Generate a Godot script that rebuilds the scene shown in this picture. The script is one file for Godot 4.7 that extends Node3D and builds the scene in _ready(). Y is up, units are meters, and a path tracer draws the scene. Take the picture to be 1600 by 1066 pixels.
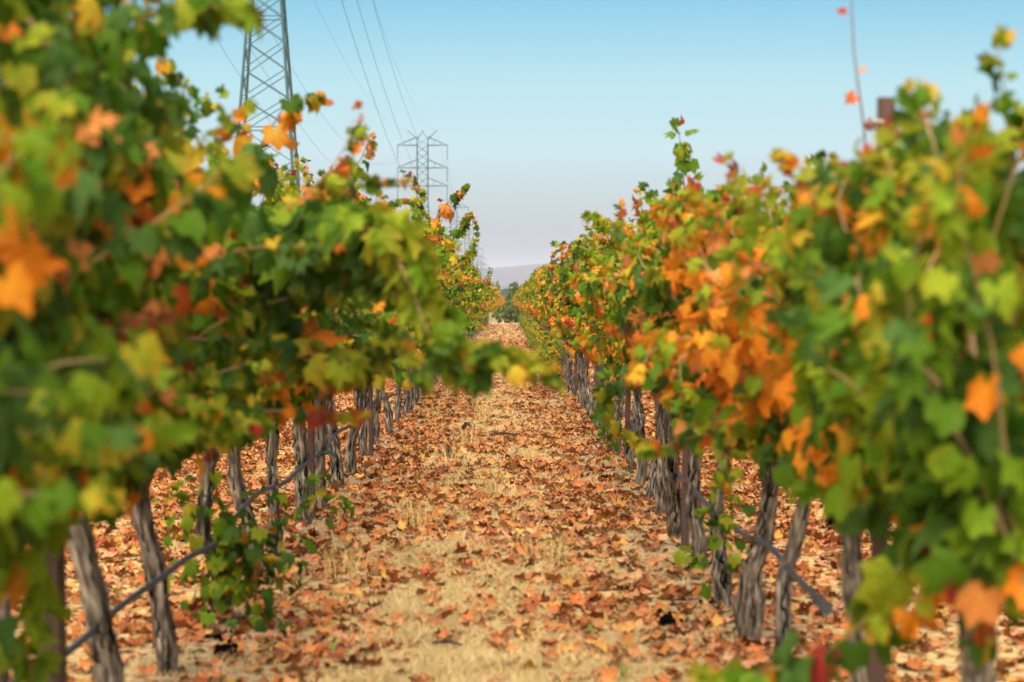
extends Node3D
# A vineyard alley in autumn, seen low between two rows, with a line of pylons and hills beyond.

const ROW_LEFT := -1.33
const ROW_RIGHT := 1.035
const ROW_END := 150.0

var taken := {}
var rng := RandomNumberGenerator.new()
var hue_noise := FastNoiseLite.new()
var litter_noise := FastNoiseLite.new()
var ground_noise := FastNoiseLite.new()
var M := {}

# ---------------------------------------------------------------- mesh collecting
class MB:
	var v := PackedVector3Array()
	var n := PackedVector3Array()
	var c := PackedColorArray()
	var t := PackedVector2Array()
	var i := PackedInt32Array()

	func quad(a: Vector3, b: Vector3, cc: Vector3, d: Vector3, col: Color) -> void:
		# a b c d clockwise seen from outside
		var nn := (cc - a).cross(b - a).normalized()
		var k := v.size()
		v.append_array([a, b, cc, d])
		n.append_array([nn, nn, nn, nn])
		c.append_array([col, col, col, col])
		t.append_array([Vector2(0, 0), Vector2(1, 0), Vector2(1, 1), Vector2(0, 1)])
		i.append_array([k, k + 1, k + 2, k, k + 2, k + 3])

	func box(centre: Vector3, size: Vector3, col: Color, basis := Basis()) -> void:
		var h := size * 0.5
		var p := []
		for k in 8:
			p.append(centre + basis * Vector3(h.x if k & 1 else -h.x, h.y if k & 2 else -h.y, h.z if k & 4 else -h.z))
		quad(p[4], p[6], p[7], p[5], col)
		quad(p[1], p[3], p[2], p[0], col)
		quad(p[5], p[7], p[3], p[1], col)
		quad(p[0], p[2], p[6], p[4], col)
		quad(p[6], p[2], p[3], p[7], col)
		quad(p[0], p[4], p[5], p[1], col)

	func tube(pts: PackedVector3Array, radii: PackedFloat32Array, sides: int, col: Color, capped := true) -> void:
		var first := v.size()
		var side := Vector3.RIGHT
		var run := 0.0
		for k in pts.size():
			var dir := (pts[mini(k + 1, pts.size() - 1)] - pts[maxi(k - 1, 0)]).normalized()
			if absf(dir.dot(side)) > 0.92:
				side = Vector3.UP if absf(dir.y) < 0.8 else Vector3.BACK
			side = (side - dir * side.dot(dir)).normalized()
			var other := dir.cross(side)
			if k > 0:
				run += pts[k].distance_to(pts[k - 1])
			for s in sides + 1:
				var a := TAU * s / sides
				var o := side * cos(a) + other * sin(a)
				v.append(pts[k] + o * radii[k])
				n.append(o)
				c.append(col)
				t.append(Vector2(float(s) / sides, run))
		for k in pts.size() - 1:
			for s in sides:
				var a := first + k * (sides + 1) + s
				var b := a + sides + 1
				i.append_array([a, b, b + 1, a, b + 1, a + 1])
		if capped:
			for e in [0, pts.size() - 1]:
				var at := v.size()
				var dir: Vector3 = (pts[0] - pts[1]).normalized() if e == 0 else (pts[e] - pts[e - 1]).normalized()
				v.append(pts[e])
				n.append(dir)
				c.append(col)
				t.append(Vector2(0.5, 0))
				for s in sides + 1:
					var w: int = first + e * (sides + 1) + s
					v.append(v[w])
					n.append(dir)
					c.append(col)
					t.append(Vector2(0.5, 0))
				for s in sides:
					if e == 0:
						i.append_array([at, at + 1 + s, at + 2 + s])
					else:
						i.append_array([at, at + 2 + s, at + 1 + s])

	func mesh(mat: Material) -> ArrayMesh:
		var a := []
		a.resize(Mesh.ARRAY_MAX)
		a[Mesh.ARRAY_VERTEX] = v
		a[Mesh.ARRAY_NORMAL] = n
		a[Mesh.ARRAY_COLOR] = c
		a[Mesh.ARRAY_TEX_UV] = t
		a[Mesh.ARRAY_INDEX] = i
		var m := ArrayMesh.new()
		m.add_surface_from_arrays(Mesh.PRIMITIVE_TRIANGLES, a)
		m.surface_set_material(0, mat)
		return m

# ---------------------------------------------------------------- scene objects
func numbered(called: String) -> String:
	var k: int = taken.get(called, 0)
	taken[called] = k + 1
	return called if k == 0 else "%s_%03d" % [called, k]

func tag(o: Node, label := "", category := "", group := "", kind := "") -> Node:
	if label: o.set_meta("label", label)
	if category: o.set_meta("category", category)
	if group: o.set_meta("group", group)
	if kind: o.set_meta("kind", kind)
	return o

func base(called: String, at: Vector3) -> Node3D:
	var o := Node3D.new()
	o.name = numbered(called)
	add_child(o)
	o.position = at
	return o

func part(called: String, m: Mesh, parent: Node3D, at := Transform3D()) -> MeshInstance3D:
	var o := MeshInstance3D.new()
	o.mesh = m
	if parent == self:
		o.name = numbered(called)
	else:
		var counts: Dictionary = parent.get_meta("counts", {})
		var k: int = counts.get(called, 0)
		counts[called] = k + 1
		parent.set_meta("counts", counts)
		o.name = called if k == 0 else "%s_%03d" % [called, k]
	parent.add_child(o)
	o.transform = at
	return o

func copy(o: Node3D, called: String) -> Node3D:
	var c: Node3D = o.duplicate()
	c.name = numbered(called)
	add_child(c)
	return c

func rf(a: float, b: float) -> float:
	return rng.randf_range(a, b)

func lin(r: float, g: float, b: float) -> Color:
	return Color(r, g, b)

func srgb(r: float, g: float, b: float) -> Color:
	return Color(r, g, b).linear_to_srgb()

# ---------------------------------------------------------------- materials
func grey_texture(f: Callable, size := 256) -> ImageTexture:
	var im := Image.create(size, size, false, Image.FORMAT_RGB8)
	for y in size:
		for x in size:
			var g: float = clampf(f.call(float(x) / size, float(y) / size), 0.0, 1.0)
			im.set_pixel(x, y, Color(g, g, g))
	return ImageTexture.create_from_image(im)

func seamless(seed_: int, freq: float, octaves: int, size: int, squash := 1.0, low := 0.0, high := 1.0, ridged := false) -> ImageTexture:
	var nz := FastNoiseLite.new()
	nz.seed = seed_
	nz.frequency = freq
	nz.fractal_octaves = octaves
	nz.fractal_type = FastNoiseLite.FRACTAL_RIDGED if ridged else FastNoiseLite.FRACTAL_FBM
	var im := nz.get_seamless_image(size, size)
	im.convert(Image.FORMAT_RGB8)
	for y in size:
		for x in size:
			var g := lerpf(low, high, im.get_pixel(x, y).r)
			im.set_pixel(x, y, Color(g, g, g))
	return ImageTexture.create_from_image(im)

func vein_texture() -> ImageTexture:
	var nz := FastNoiseLite.new()
	nz.seed = 5
	nz.frequency = 0.05
	nz.fractal_octaves = 3
	var size := 256
	var im := Image.create(size, size, false, Image.FORMAT_RGB8)
	for yy in size:
		for xx in size:
			var p := Vector2(float(xx) / size - 0.5, float(yy) / size - 0.42) * 2.2
			var r := p.length()
			var phi := rad_to_deg(absf(atan2(p.x, p.y)))
			var n := nz.get_noise_2d(xx, yy)
			var g := 0.9 + 0.14 * n
			for a in [0.0, 50.0, 105.0]:
				var off := absf(deg_to_rad(phi - a)) * r
				if absf(phi - a) < 60.0:
					g += 0.18 * clampf(1.0 - off / (0.035 * (1.2 - r)), 0.0, 1.0)
					var along := fposmod(r * 6.0 - off * 5.0, 1.0)
					g += 0.08 * clampf(1.0 - absf(along - 0.5) / 0.09, 0.0, 1.0)
			# brown scorched blotches towards the margin
			var b := smoothstep(0.12, 0.3, nz.get_noise_2d(xx * 1.7 + 400.0, yy * 1.7) + 0.22 * (r - 0.75))
			im.set_pixel(xx, yy, Color(g * lerpf(1.0, 0.9, b), g * lerpf(1.0, 0.78, b), g * lerpf(1.0, 0.75, b)))
	return ImageTexture.create_from_image(im)

func make_materials() -> void:
	var leaf := StandardMaterial3D.new()
	leaf.resource_name = "vine_leaf"
	leaf.vertex_color_use_as_albedo = true
	leaf.albedo_texture = vein_texture()
	leaf.roughness = 0.6
	leaf.metallic_specular = 0.24
	leaf.backlight_enabled = true
	leaf.backlight = Color(1, 1, 1)
	M.leaf = leaf
	var dead := StandardMaterial3D.new()
	dead.resource_name = "fallen_leaf"
	dead.vertex_color_use_as_albedo = true
	dead.albedo_texture = leaf.albedo_texture
	dead.roughness = 0.8
	dead.metallic_specular = 0.25
	dead.backlight_enabled = true
	dead.backlight = Color(0.4, 0.4, 0.4)
	M.dead = dead
	var bark := StandardMaterial3D.new()
	bark.resource_name = "bark"
	bark.vertex_color_use_as_albedo = true
	bark.albedo_texture = seamless(11, 0.03, 4, 256, 1.0, 0.3, 1.45, false)
	bark.uv1_scale = Vector3(3.0, 0.9, 1.0)
	bark.roughness = 0.95
	bark.metallic_specular = 0.15
	bark.heightmap_enabled = true
	bark.heightmap_texture = bark.albedo_texture
	bark.heightmap_scale = 1.6
	M.bark = bark
	var cane := StandardMaterial3D.new()
	cane.resource_name = "cane"
	cane.vertex_color_use_as_albedo = true
	cane.roughness = 0.7
	M.cane = cane
	var soil := StandardMaterial3D.new()
	soil.resource_name = "ground"
	soil.vertex_color_use_as_albedo = true
	soil.albedo_texture = seamless(21, 0.02, 5, 512, 1.0, 0.55, 1.3)
	soil.uv1_triplanar = true
	soil.uv1_world_triplanar = true
	soil.uv1_scale = Vector3(0.9, 0.9, 0.9)
	soil.roughness = 1.0
	soil.metallic_specular = 0.1
	soil.heightmap_enabled = true
	soil.heightmap_texture = soil.albedo_texture
	soil.heightmap_scale = 2.0
	M.soil = soil
	var straw := StandardMaterial3D.new()
	straw.resource_name = "straw"
	straw.vertex_color_use_as_albedo = true
	straw.roughness = 0.8
	straw.backlight_enabled = true
	straw.backlight = Color(0.3, 0.3, 0.3)
	M.straw = straw
	var steel := StandardMaterial3D.new()
	steel.resource_name = "galvanised_steel"
	steel.albedo_color = srgb(0.022, 0.06, 0.065)
	steel.metallic = 0.2
	steel.roughness = 0.6
	M.steel = steel
	var wire := StandardMaterial3D.new()
	wire.resource_name = "wire"
	wire.albedo_color = srgb(0.05, 0.07, 0.075)
	wire.metallic = 0.3
	wire.roughness = 0.6
	M.wire = wire
	var rust := StandardMaterial3D.new()
	rust.resource_name = "rusted_steel"
	rust.vertex_color_use_as_albedo = true
	rust.albedo_texture = seamless(31, 0.04, 4, 128, 1.0, 0.5, 1.2)
	rust.roughness = 0.9
	M.rust = rust
	var hose := StandardMaterial3D.new()
	hose.resource_name = "hose"
	hose.albedo_color = srgb(0.035, 0.04, 0.055)
	hose.roughness = 0.5
	M.hose = hose
	var plain := StandardMaterial3D.new()
	plain.resource_name = "painted"
	plain.vertex_color_use_as_albedo = true
	plain.roughness = 0.7
	M.plain = plain
	var hill := StandardMaterial3D.new()
	hill.resource_name = "hill"
	hill.vertex_color_use_as_albedo = true
	hill.roughness = 1.0
	hill.metallic_specular = 0.0
	M.hill = hill

# ---------------------------------------------------------------- leaves
const OUTLINE := [[0, 1.0], [8, 0.9], [16, 0.9], [26, 0.73], [37, 0.86], [49, 0.95], [58, 0.82], [68, 0.82], [80, 0.66], [92, 0.75], [105, 0.77], [119, 0.67], [137, 0.64], [155, 0.52], [174, 0.14]]
const OUTLINE_LOW := [[0, 1.0], [25, 0.74], [49, 0.93], [79, 0.67], [106, 0.75], [150, 0.54], [175, 0.14]]
const OUTLINE_DEEP := [[0, 1.05], [7, 0.86], [14, 0.9], [26, 0.56], [38, 0.82], [50, 1.0], [57, 0.78], [66, 0.8], [79, 0.5], [92, 0.7], [105, 0.8], [118, 0.6], [136, 0.62], [154, 0.46], [174, 0.12]]
var shapes := []       # each: {v, n, t, e, i}
var shapes_low := []
var shapes_dead := []

func leaf_shape(outline: Array, curl: float, fold: float, ripple: float, ph: float, tipcurl: float, petiole := true, jag := 0.0) -> Dictionary:
	var ring := []
	for k in outline.size():
		ring.append(outline[k])
	for k in range(outline.size() - 1, 0, -1):
		ring.append([360.0 - outline[k][0], outline[k][1] * (1.0 + 0.06 * sin(k * 2.1 + ph))])
	var v := PackedVector3Array([Vector3.ZERO])
	var e := PackedFloat32Array([0.0])
	for q in ring:
		var a := deg_to_rad(q[0] as float)
		var r: float = q[1]
		r *= 1.0 + (jag if ring.find(q) % 2 == 0 else -jag)
		var x := r * sin(a)
		var y := r * cos(a)
		var z := -curl * r * r + fold * absf(x) + ripple * r * sin(3.0 * a + ph) + ripple * 0.6 * r * sin(7.0 * a + ph * 2.0)
		if y > 0.0:
			z -= tipcurl * y * y
			y *= 1.0 - 0.35 * tipcurl
		v.append(Vector3(x * (1.0 - 0.4 * absf(fold)), y, z))
		e.append(clampf(0.35 + 0.75 * r, 0.0, 1.0))
	var i := PackedInt32Array()
	var m := ring.size()
	for k in m:
		i.append_array([0, 1 + k, 1 + (k + 1) % m])
	var n := PackedVector3Array()
	n.resize(v.size())
	for k in range(0, i.size(), 3):
		var nn := (v[i[k + 2]] - v[i[k]]).cross(v[i[k + 1]] - v[i[k]])
		for j in 3:
			n[i[k + j]] += nn
	for k in n.size():
		n[k] = n[k].normalized()
	if petiole:
		var f := v.size()
		v.append_array([Vector3(-0.025, 0.0, -0.01), Vector3(0.025, 0.0, -0.01), Vector3(0.02, 0.12, -0.6), Vector3(-0.02, 0.12, -0.6)])
		for k in 4:
			n.append(Vector3(0, -1, 0))
			e.append(-1.0)
		i.append_array([f, f + 1, f + 2, f, f + 2, f + 3])
	var t := PackedVector2Array()
	for p in v:
		t.append(Vector2(p.x / 2.2 + 0.5, p.y / 2.2 + 0.42))
	return {"v": v, "n": n, "t": t, "e": e, "i": i}

func make_shapes() -> void:
	for k in 7:
		var ph := k * 1.7
		var curl: float = [0.15, 0.35, 0.5, 0.75, 0.3, 0.95, -0.35][k]
		var fold: float = [0.3, 0.1, -0.3, 0.2, 0.6, -0.15, 0.45][k]
		var tip: float = [0.1, 0.25, 0.35, 0.1, 0.5, 0.3, -0.2][k]
		shapes.append(leaf_shape(OUTLINE if k % 2 else OUTLINE_DEEP, curl, fold, 0.15, ph, tip, true, 0.05 + 0.02 * (k % 3)))
		shapes_low.append(leaf_shape(OUTLINE_LOW, curl, fold, 0.15, ph, tip, false))
	for k in 5:
		shapes_dead.append(leaf_shape(OUTLINE_LOW if k > 2 else OUTLINE, [-0.2, 0.3, -0.4, 0.2, -0.55][k], [0.1, -0.15, 0.25, 0.35, -0.1][k], 0.22, k * 2.3, [0.3, -0.3, -0.2, 0.4, 0.1][k], false))

const PETIOLE := Color(0.3, 0.13, 0.04)

func add_leaf(mb: MB, sh: Dictionary, xf: Transform3D, ca: Color, cb: Color) -> void:
	var f := mb.v.size()
	var v: PackedVector3Array = sh.v
	var n: PackedVector3Array = sh.n
	var e: PackedFloat32Array = sh.e
	for k in v.size():
		mb.v.append(xf * v[k])
		mb.n.append((xf.basis * n[k]).normalized())
		mb.c.append(ca.lerp(cb, e[k] * e[k]) if e[k] >= 0.0 else PETIOLE)
	mb.t.append_array(sh.t)
	for k in sh.i:
		mb.i.append(f + k)

# leaf colours: [middle, edge]; base colours are linear
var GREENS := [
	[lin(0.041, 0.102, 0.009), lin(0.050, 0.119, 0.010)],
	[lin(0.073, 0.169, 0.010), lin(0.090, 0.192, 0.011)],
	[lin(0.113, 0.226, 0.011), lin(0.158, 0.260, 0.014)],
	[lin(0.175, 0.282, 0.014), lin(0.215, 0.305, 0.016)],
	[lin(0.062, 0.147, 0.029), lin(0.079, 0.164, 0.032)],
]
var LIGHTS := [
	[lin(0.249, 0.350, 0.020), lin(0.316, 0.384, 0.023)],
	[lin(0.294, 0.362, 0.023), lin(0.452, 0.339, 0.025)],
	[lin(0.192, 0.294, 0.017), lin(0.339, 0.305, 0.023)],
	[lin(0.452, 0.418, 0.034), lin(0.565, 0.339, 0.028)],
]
var AUTUMN := [
	[lin(0.720, 0.271, 0.020), lin(0.701, 0.203, 0.018)],
	[lin(0.720, 0.350, 0.025), lin(0.720, 0.249, 0.020)],
	[lin(0.720, 0.475, 0.032), lin(0.720, 0.339, 0.025)],
	[lin(0.720, 0.316, 0.090), lin(0.678, 0.260, 0.073)],
	[lin(0.678, 0.181, 0.028), lin(0.621, 0.113, 0.023)],
	[lin(0.384, 0.158, 0.051), lin(0.305, 0.113, 0.040)],
	[lin(0.565, 0.373, 0.040), lin(0.701, 0.249, 0.023)],
]
var REDS := [
	[lin(0.3, 0.035, 0.025), lin(0.26, 0.025, 0.025)],
	[lin(0.38, 0.08, 0.04), lin(0.34, 0.04, 0.03)],
]
var colours := []
var leaf_meshes := []

func make_leaf_meshes() -> void:
	colours = GREENS + LIGHTS + AUTUMN + REDS
	for s in shapes.size():
		var row := []
		for q in colours:
			var mb := MB.new()
			add_leaf(mb, shapes[s], Transform3D(), q[0], q[1])
			row.append(mb.mesh(M.leaf))
		leaf_meshes.append(row)

func pick_colour(t: float, autumn: float, outside: float, warm: float, deep: float) -> int:
	# t runs from the cane's foot (old leaves) to its tip
	var p := autumn * (1.45 - 1.0 * t)
	var u := rng.randf()
	if u < p:
		if rng.randf() < 0.035:
			return 16 + rng.randi() % 2
		# neighbouring leaves turn alike: from yellow through amber and orange to rust
		var order := [2, 6, 1, 1, 0, 0, 3, 4, 5]
		return 9 + (order[clampi(int((warm + rf(-0.22, 0.22)) * 9.0), 0, 8)] as int)
	if t > 0.9 and autumn > 0.0 and rng.randf() < 0.3:
		return 16 + rng.randi() % 2 if rng.randf() < 0.25 else 13 if rng.randf() < 0.4 else 8
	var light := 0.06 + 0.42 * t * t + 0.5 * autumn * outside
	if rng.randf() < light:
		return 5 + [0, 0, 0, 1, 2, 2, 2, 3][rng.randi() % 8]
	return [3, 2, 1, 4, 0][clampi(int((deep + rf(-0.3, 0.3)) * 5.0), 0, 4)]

func leaf_frame(at: Vector3, mid: Vector3, normal: Vector3, size: float) -> Transform3D:
	var y := mid.normalized()
	var z := (normal - y * normal.dot(y)).normalized()
	return Transform3D(Basis(y.cross(z) * size, y * size, z * size), at)

# ---------------------------------------------------------------- vines
func shoot(start: Vector3, dir: Vector3, length: float, droop: float, form: Dictionary) -> PackedVector3Array:
	# form: floor and slope (how low it hangs, by how far it leans out), ceil, reach (towards the path), side
	var p := PackedVector3Array([start])
	var d := dir.normalized()
	var steps := int(length / 0.047)
	var turn := Vector3(rf(-1, 1), rf(-0.3, 0.3), rf(-1, 1)) * 0.03
	var top: float = form.ceil + rf(-0.2, 0.1)
	var loose: float = rf(-0.2, 0.1) + form.loose
	var reach: float = form.reach * rf(0.65, 1.1)
	for k in steps:
		var t := float(k) / steps
		d += turn + Vector3(rf(-1, 1), rf(-1, 1), rf(-1, 1)) * 0.05
		d.y -= droop * (0.03 + 0.17 * t) * (0.3 + Vector2(d.x, d.z).length())
		var low: float = form.floor + loose + maxf(0.0, absf(p[k].x) - 0.15) * form.slope
		if p[k].y < low and d.y < 0.06:
			d.y = 0.06 * rf(-2.0, 1.0)
			if rng.randf() < 0.14:
				break
		var out: float = p[k].x * form.side
		if out > reach * 0.7:
			d.x -= form.side * 0.16
		d = d.normalized()
		p.append(p[k] + d * 0.047)
		if p[k].y > top or out > reach * 1.15:
			break
	return p

func through(pts: Array, step := 0.065) -> PackedVector3Array:
	var c := Curve3D.new()
	c.bake_interval = step
	for k in pts.size():
		var a: Vector3 = pts[maxi(k - 1, 0)]
		var b: Vector3 = pts[mini(k + 1, pts.size() - 1)]
		var h := (b - a) / 6.0
		c.add_point(pts[k], -h, h)
	return c.get_baked_points()

func leaves_on(path: PackedVector3Array, list: Array, autumn: float, spread: float, doubled: float, size0 := 0.065, centre_x := 0.0, bare := 0.0) -> void:
	var m := path.size()
	for k in range(1, m):
		var t := float(k) / m
		if t < bare:
			continue
		var along := (path[k] - path[k - 1]).normalized()
		var count := 1 + (1 if rng.randf() < doubled * (1.0 - t * 0.7) else 0) + (1 if rng.randf() < (doubled - 0.7) * (1.0 - t) else 0) + (1 if t > 0.5 and rng.randf() < 0.85 else 0) + (1 if t > 0.75 else 0)
		for q in count:
			var a := rng.randf() * TAU
			var out := Vector3(cos(a), 0.0, sin(a))
			var away := path[k].x - centre_x
			out.x += clampf(away * 1.6, -1.0, 1.0)
			out = (out - along * out.dot(along) * 0.6).normalized()
			var size: float = size0 * (1.12 - 0.72 * pow(t, 2.2)) * rf(0.72, 1.15)
			var mid := out * rf(0.2, 0.9) + Vector3.DOWN * rf(0.35, 1.1) + along * 0.2
			if t > 0.85:
				mid = out * 0.8 + along * 0.8 + Vector3.DOWN * rf(-0.3, 0.5)
			var nrm := out * rf(0.3, 1.0) + Vector3.UP * rf(-0.1, 0.9) + Vector3(rf(-1, 1), rf(-1, 1), rf(-1, 1)) * 0.65
			var at := path[k] + out * (size * 0.6 + rng.randf() * spread * (1.0 - t)) + Vector3(0, rf(-0.06, 0.03), 0) * (1.0 - t)
			list.append([leaf_frame(at, mid, nrm, size), t, q, autumn])

func trunk_mesh(pts: Array, r0: float, r1: float, seed_: int, tone: Color, sides := 14, burl := 0.3, knot := 0.2) -> ArrayMesh:
	var nz := FastNoiseLite.new()
	nz.seed = seed_
	nz.frequency = 1.0
	nz.fractal_octaves = 3
	var path := through(pts, 0.03 if sides > 12 else 0.07)
	var mb := MB.new()
	var m := path.size()
	var run := 0.0
	var knot_at := rf(0.14, 0.32)
	var knot2 := rf(0.75, 0.95)
	var knot3 := rf(0.4, 0.7)
	var twist := rf(-2.2, 2.2)
	var surface := []
	for k in m:
		var t := float(k) / (m - 1)
		if k > 0:
			run += path[k].distance_to(path[k - 1])
		var r := lerpf(r0, r1, smoothstep(0.0, 1.0, t))
		r *= 1.0 + knot * exp(-pow((t - knot_at) / 0.08, 2.0)) + burl * exp(-pow((t - knot2) / 0.09, 2.0)) - 0.18 * exp(-pow((t - 0.05) / 0.06, 2.0)) + 0.18 * nz.get_noise_2d(run * 5.0, 7.0)
		for s in sides + 1:
			var a := TAU * s / sides
			var b := a + twist * t
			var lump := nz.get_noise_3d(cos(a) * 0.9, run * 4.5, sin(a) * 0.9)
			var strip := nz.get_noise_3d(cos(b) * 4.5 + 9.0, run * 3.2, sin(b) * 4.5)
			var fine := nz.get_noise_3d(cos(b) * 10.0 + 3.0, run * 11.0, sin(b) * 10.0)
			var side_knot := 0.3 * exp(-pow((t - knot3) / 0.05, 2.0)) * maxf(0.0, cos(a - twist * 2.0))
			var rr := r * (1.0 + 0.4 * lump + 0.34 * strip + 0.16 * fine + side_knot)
			var p := path[k] + Vector3(cos(a) * rr, 0.0, sin(a) * rr)
			mb.v.append(p)
			surface.append([p, Vector3(cos(a), 0, sin(a))])
			var g := clampf(1.0 + 1.5 * strip + 0.9 * fine + 0.5 * lump, 0.28, 1.75)  # bark tone varies with the relief; crevice shade is painted into the colour
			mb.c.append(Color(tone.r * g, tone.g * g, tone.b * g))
			mb.t.append(Vector2(float(s) / sides + twist * t * 0.1, run))
	mb.n.resize(mb.v.size())
	for k in m - 1:
		for s in sides:
			var a := k * (sides + 1) + s
			var b := a + sides + 1
			for tri in [[a, b, b + 1], [a, b + 1, a + 1]]:
				var nn: Vector3 = (mb.v[tri[2]] - mb.v[tri[0]]).cross(mb.v[tri[1]] - mb.v[tri[0]])
				for q in tri:
					mb.n[q] += nn
				mb.i.append_array(tri)
	for k in m:
		var a := k * (sides + 1)
		var both := mb.n[a] + mb.n[a + sides]
		mb.n[a] = both
		mb.n[a + sides] = both
	for k in mb.n.size():
		mb.n[k] = mb.n[k].normalized()
	var top := mb.v.size()
	mb.v.append(path[m - 1] + Vector3(0, r1 * 0.5, 0))
	mb.n.append(Vector3.UP)
	mb.c.append(tone)
	mb.t.append(Vector2(0, run))
	for s in sides:
		mb.i.append_array([(m - 1) * (sides + 1) + s, top, (m - 1) * (sides + 1) + s + 1])
	# shreds of bark peeling off
	if sides > 12:
		for q in 34:
			var k := 1 + rng.randi() % (m - 8)
			var s := rng.randi() % sides
			var len := 3 + rng.randi() % 4
			var w := rf(0.003, 0.007)
			var lift := rf(0.004, 0.014)
			var g := rf(0.5, 1.7)
			var col := Color(tone.r * g, tone.g * g, tone.b * g)
			var first := mb.v.size()
			for u in len + 1:
				var e: Array = surface[(k + u) * (sides + 1) + s]
				var out: Vector3 = e[1]
				var across := Vector3(-out.z, 0, out.x)
				var f := float(u) / len
				var p: Vector3 = (e[0] as Vector3) + out * (0.002 + lift * f * f) + across * 0.006 * sin(u * 1.7)
				for g2 in [-1.0, 1.0]:
					mb.v.append(p + across * w * g2 * (1.0 - 0.6 * f))
					mb.n.append(out)
					mb.c.append(col)
					mb.t.append(Vector2(0.3, run * f))
			for u in len:
				var a := first + u * 2
				mb.i.append_array([a, a + 2, a + 1, a + 1, a + 2, a + 3])
	return mb.mesh(M.bark)

func arm_mesh(from: Vector3, to_z: float, tone: Color) -> ArrayMesh:
	var pts := PackedVector3Array()
	var radii := PackedFloat32Array()
	for k in 9:
		var t := k / 8.0
		pts.append(Vector3(lerpf(from.x, rf(-0.03, 0.03), minf(1.0, t * 2.0)) + rf(-0.012, 0.012), lerpf(from.y, 0.95, smoothstep(0.0, 0.35, t)) + rf(-0.012, 0.012), lerpf(from.z, to_z, t)))
		radii.append(lerpf(0.034, 0.014, t) * rf(0.85, 1.25))
	var mb := MB.new()
	mb.tube(pts, radii, 7, tone)
	return mb.mesh(M.bark)

func cane_mesh(path: PackedVector3Array, r := 0.0055, col := Color(0.2, 0.1, 0.045)) -> ArrayMesh:
	var p := PackedVector3Array()
	var radii := PackedFloat32Array()
	for k in range(0, path.size(), 2):
		p.append(path[k])
		radii.append(lerpf(r, r * 0.3, float(k) / path.size()))
	if p.size() < 2:
		p.append(path[path.size() - 1])
		radii.append(r * 0.3)
	var mb := MB.new()
	mb.tube(p, radii, 5, col, false)
	return mb.mesh(M.cane)

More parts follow.
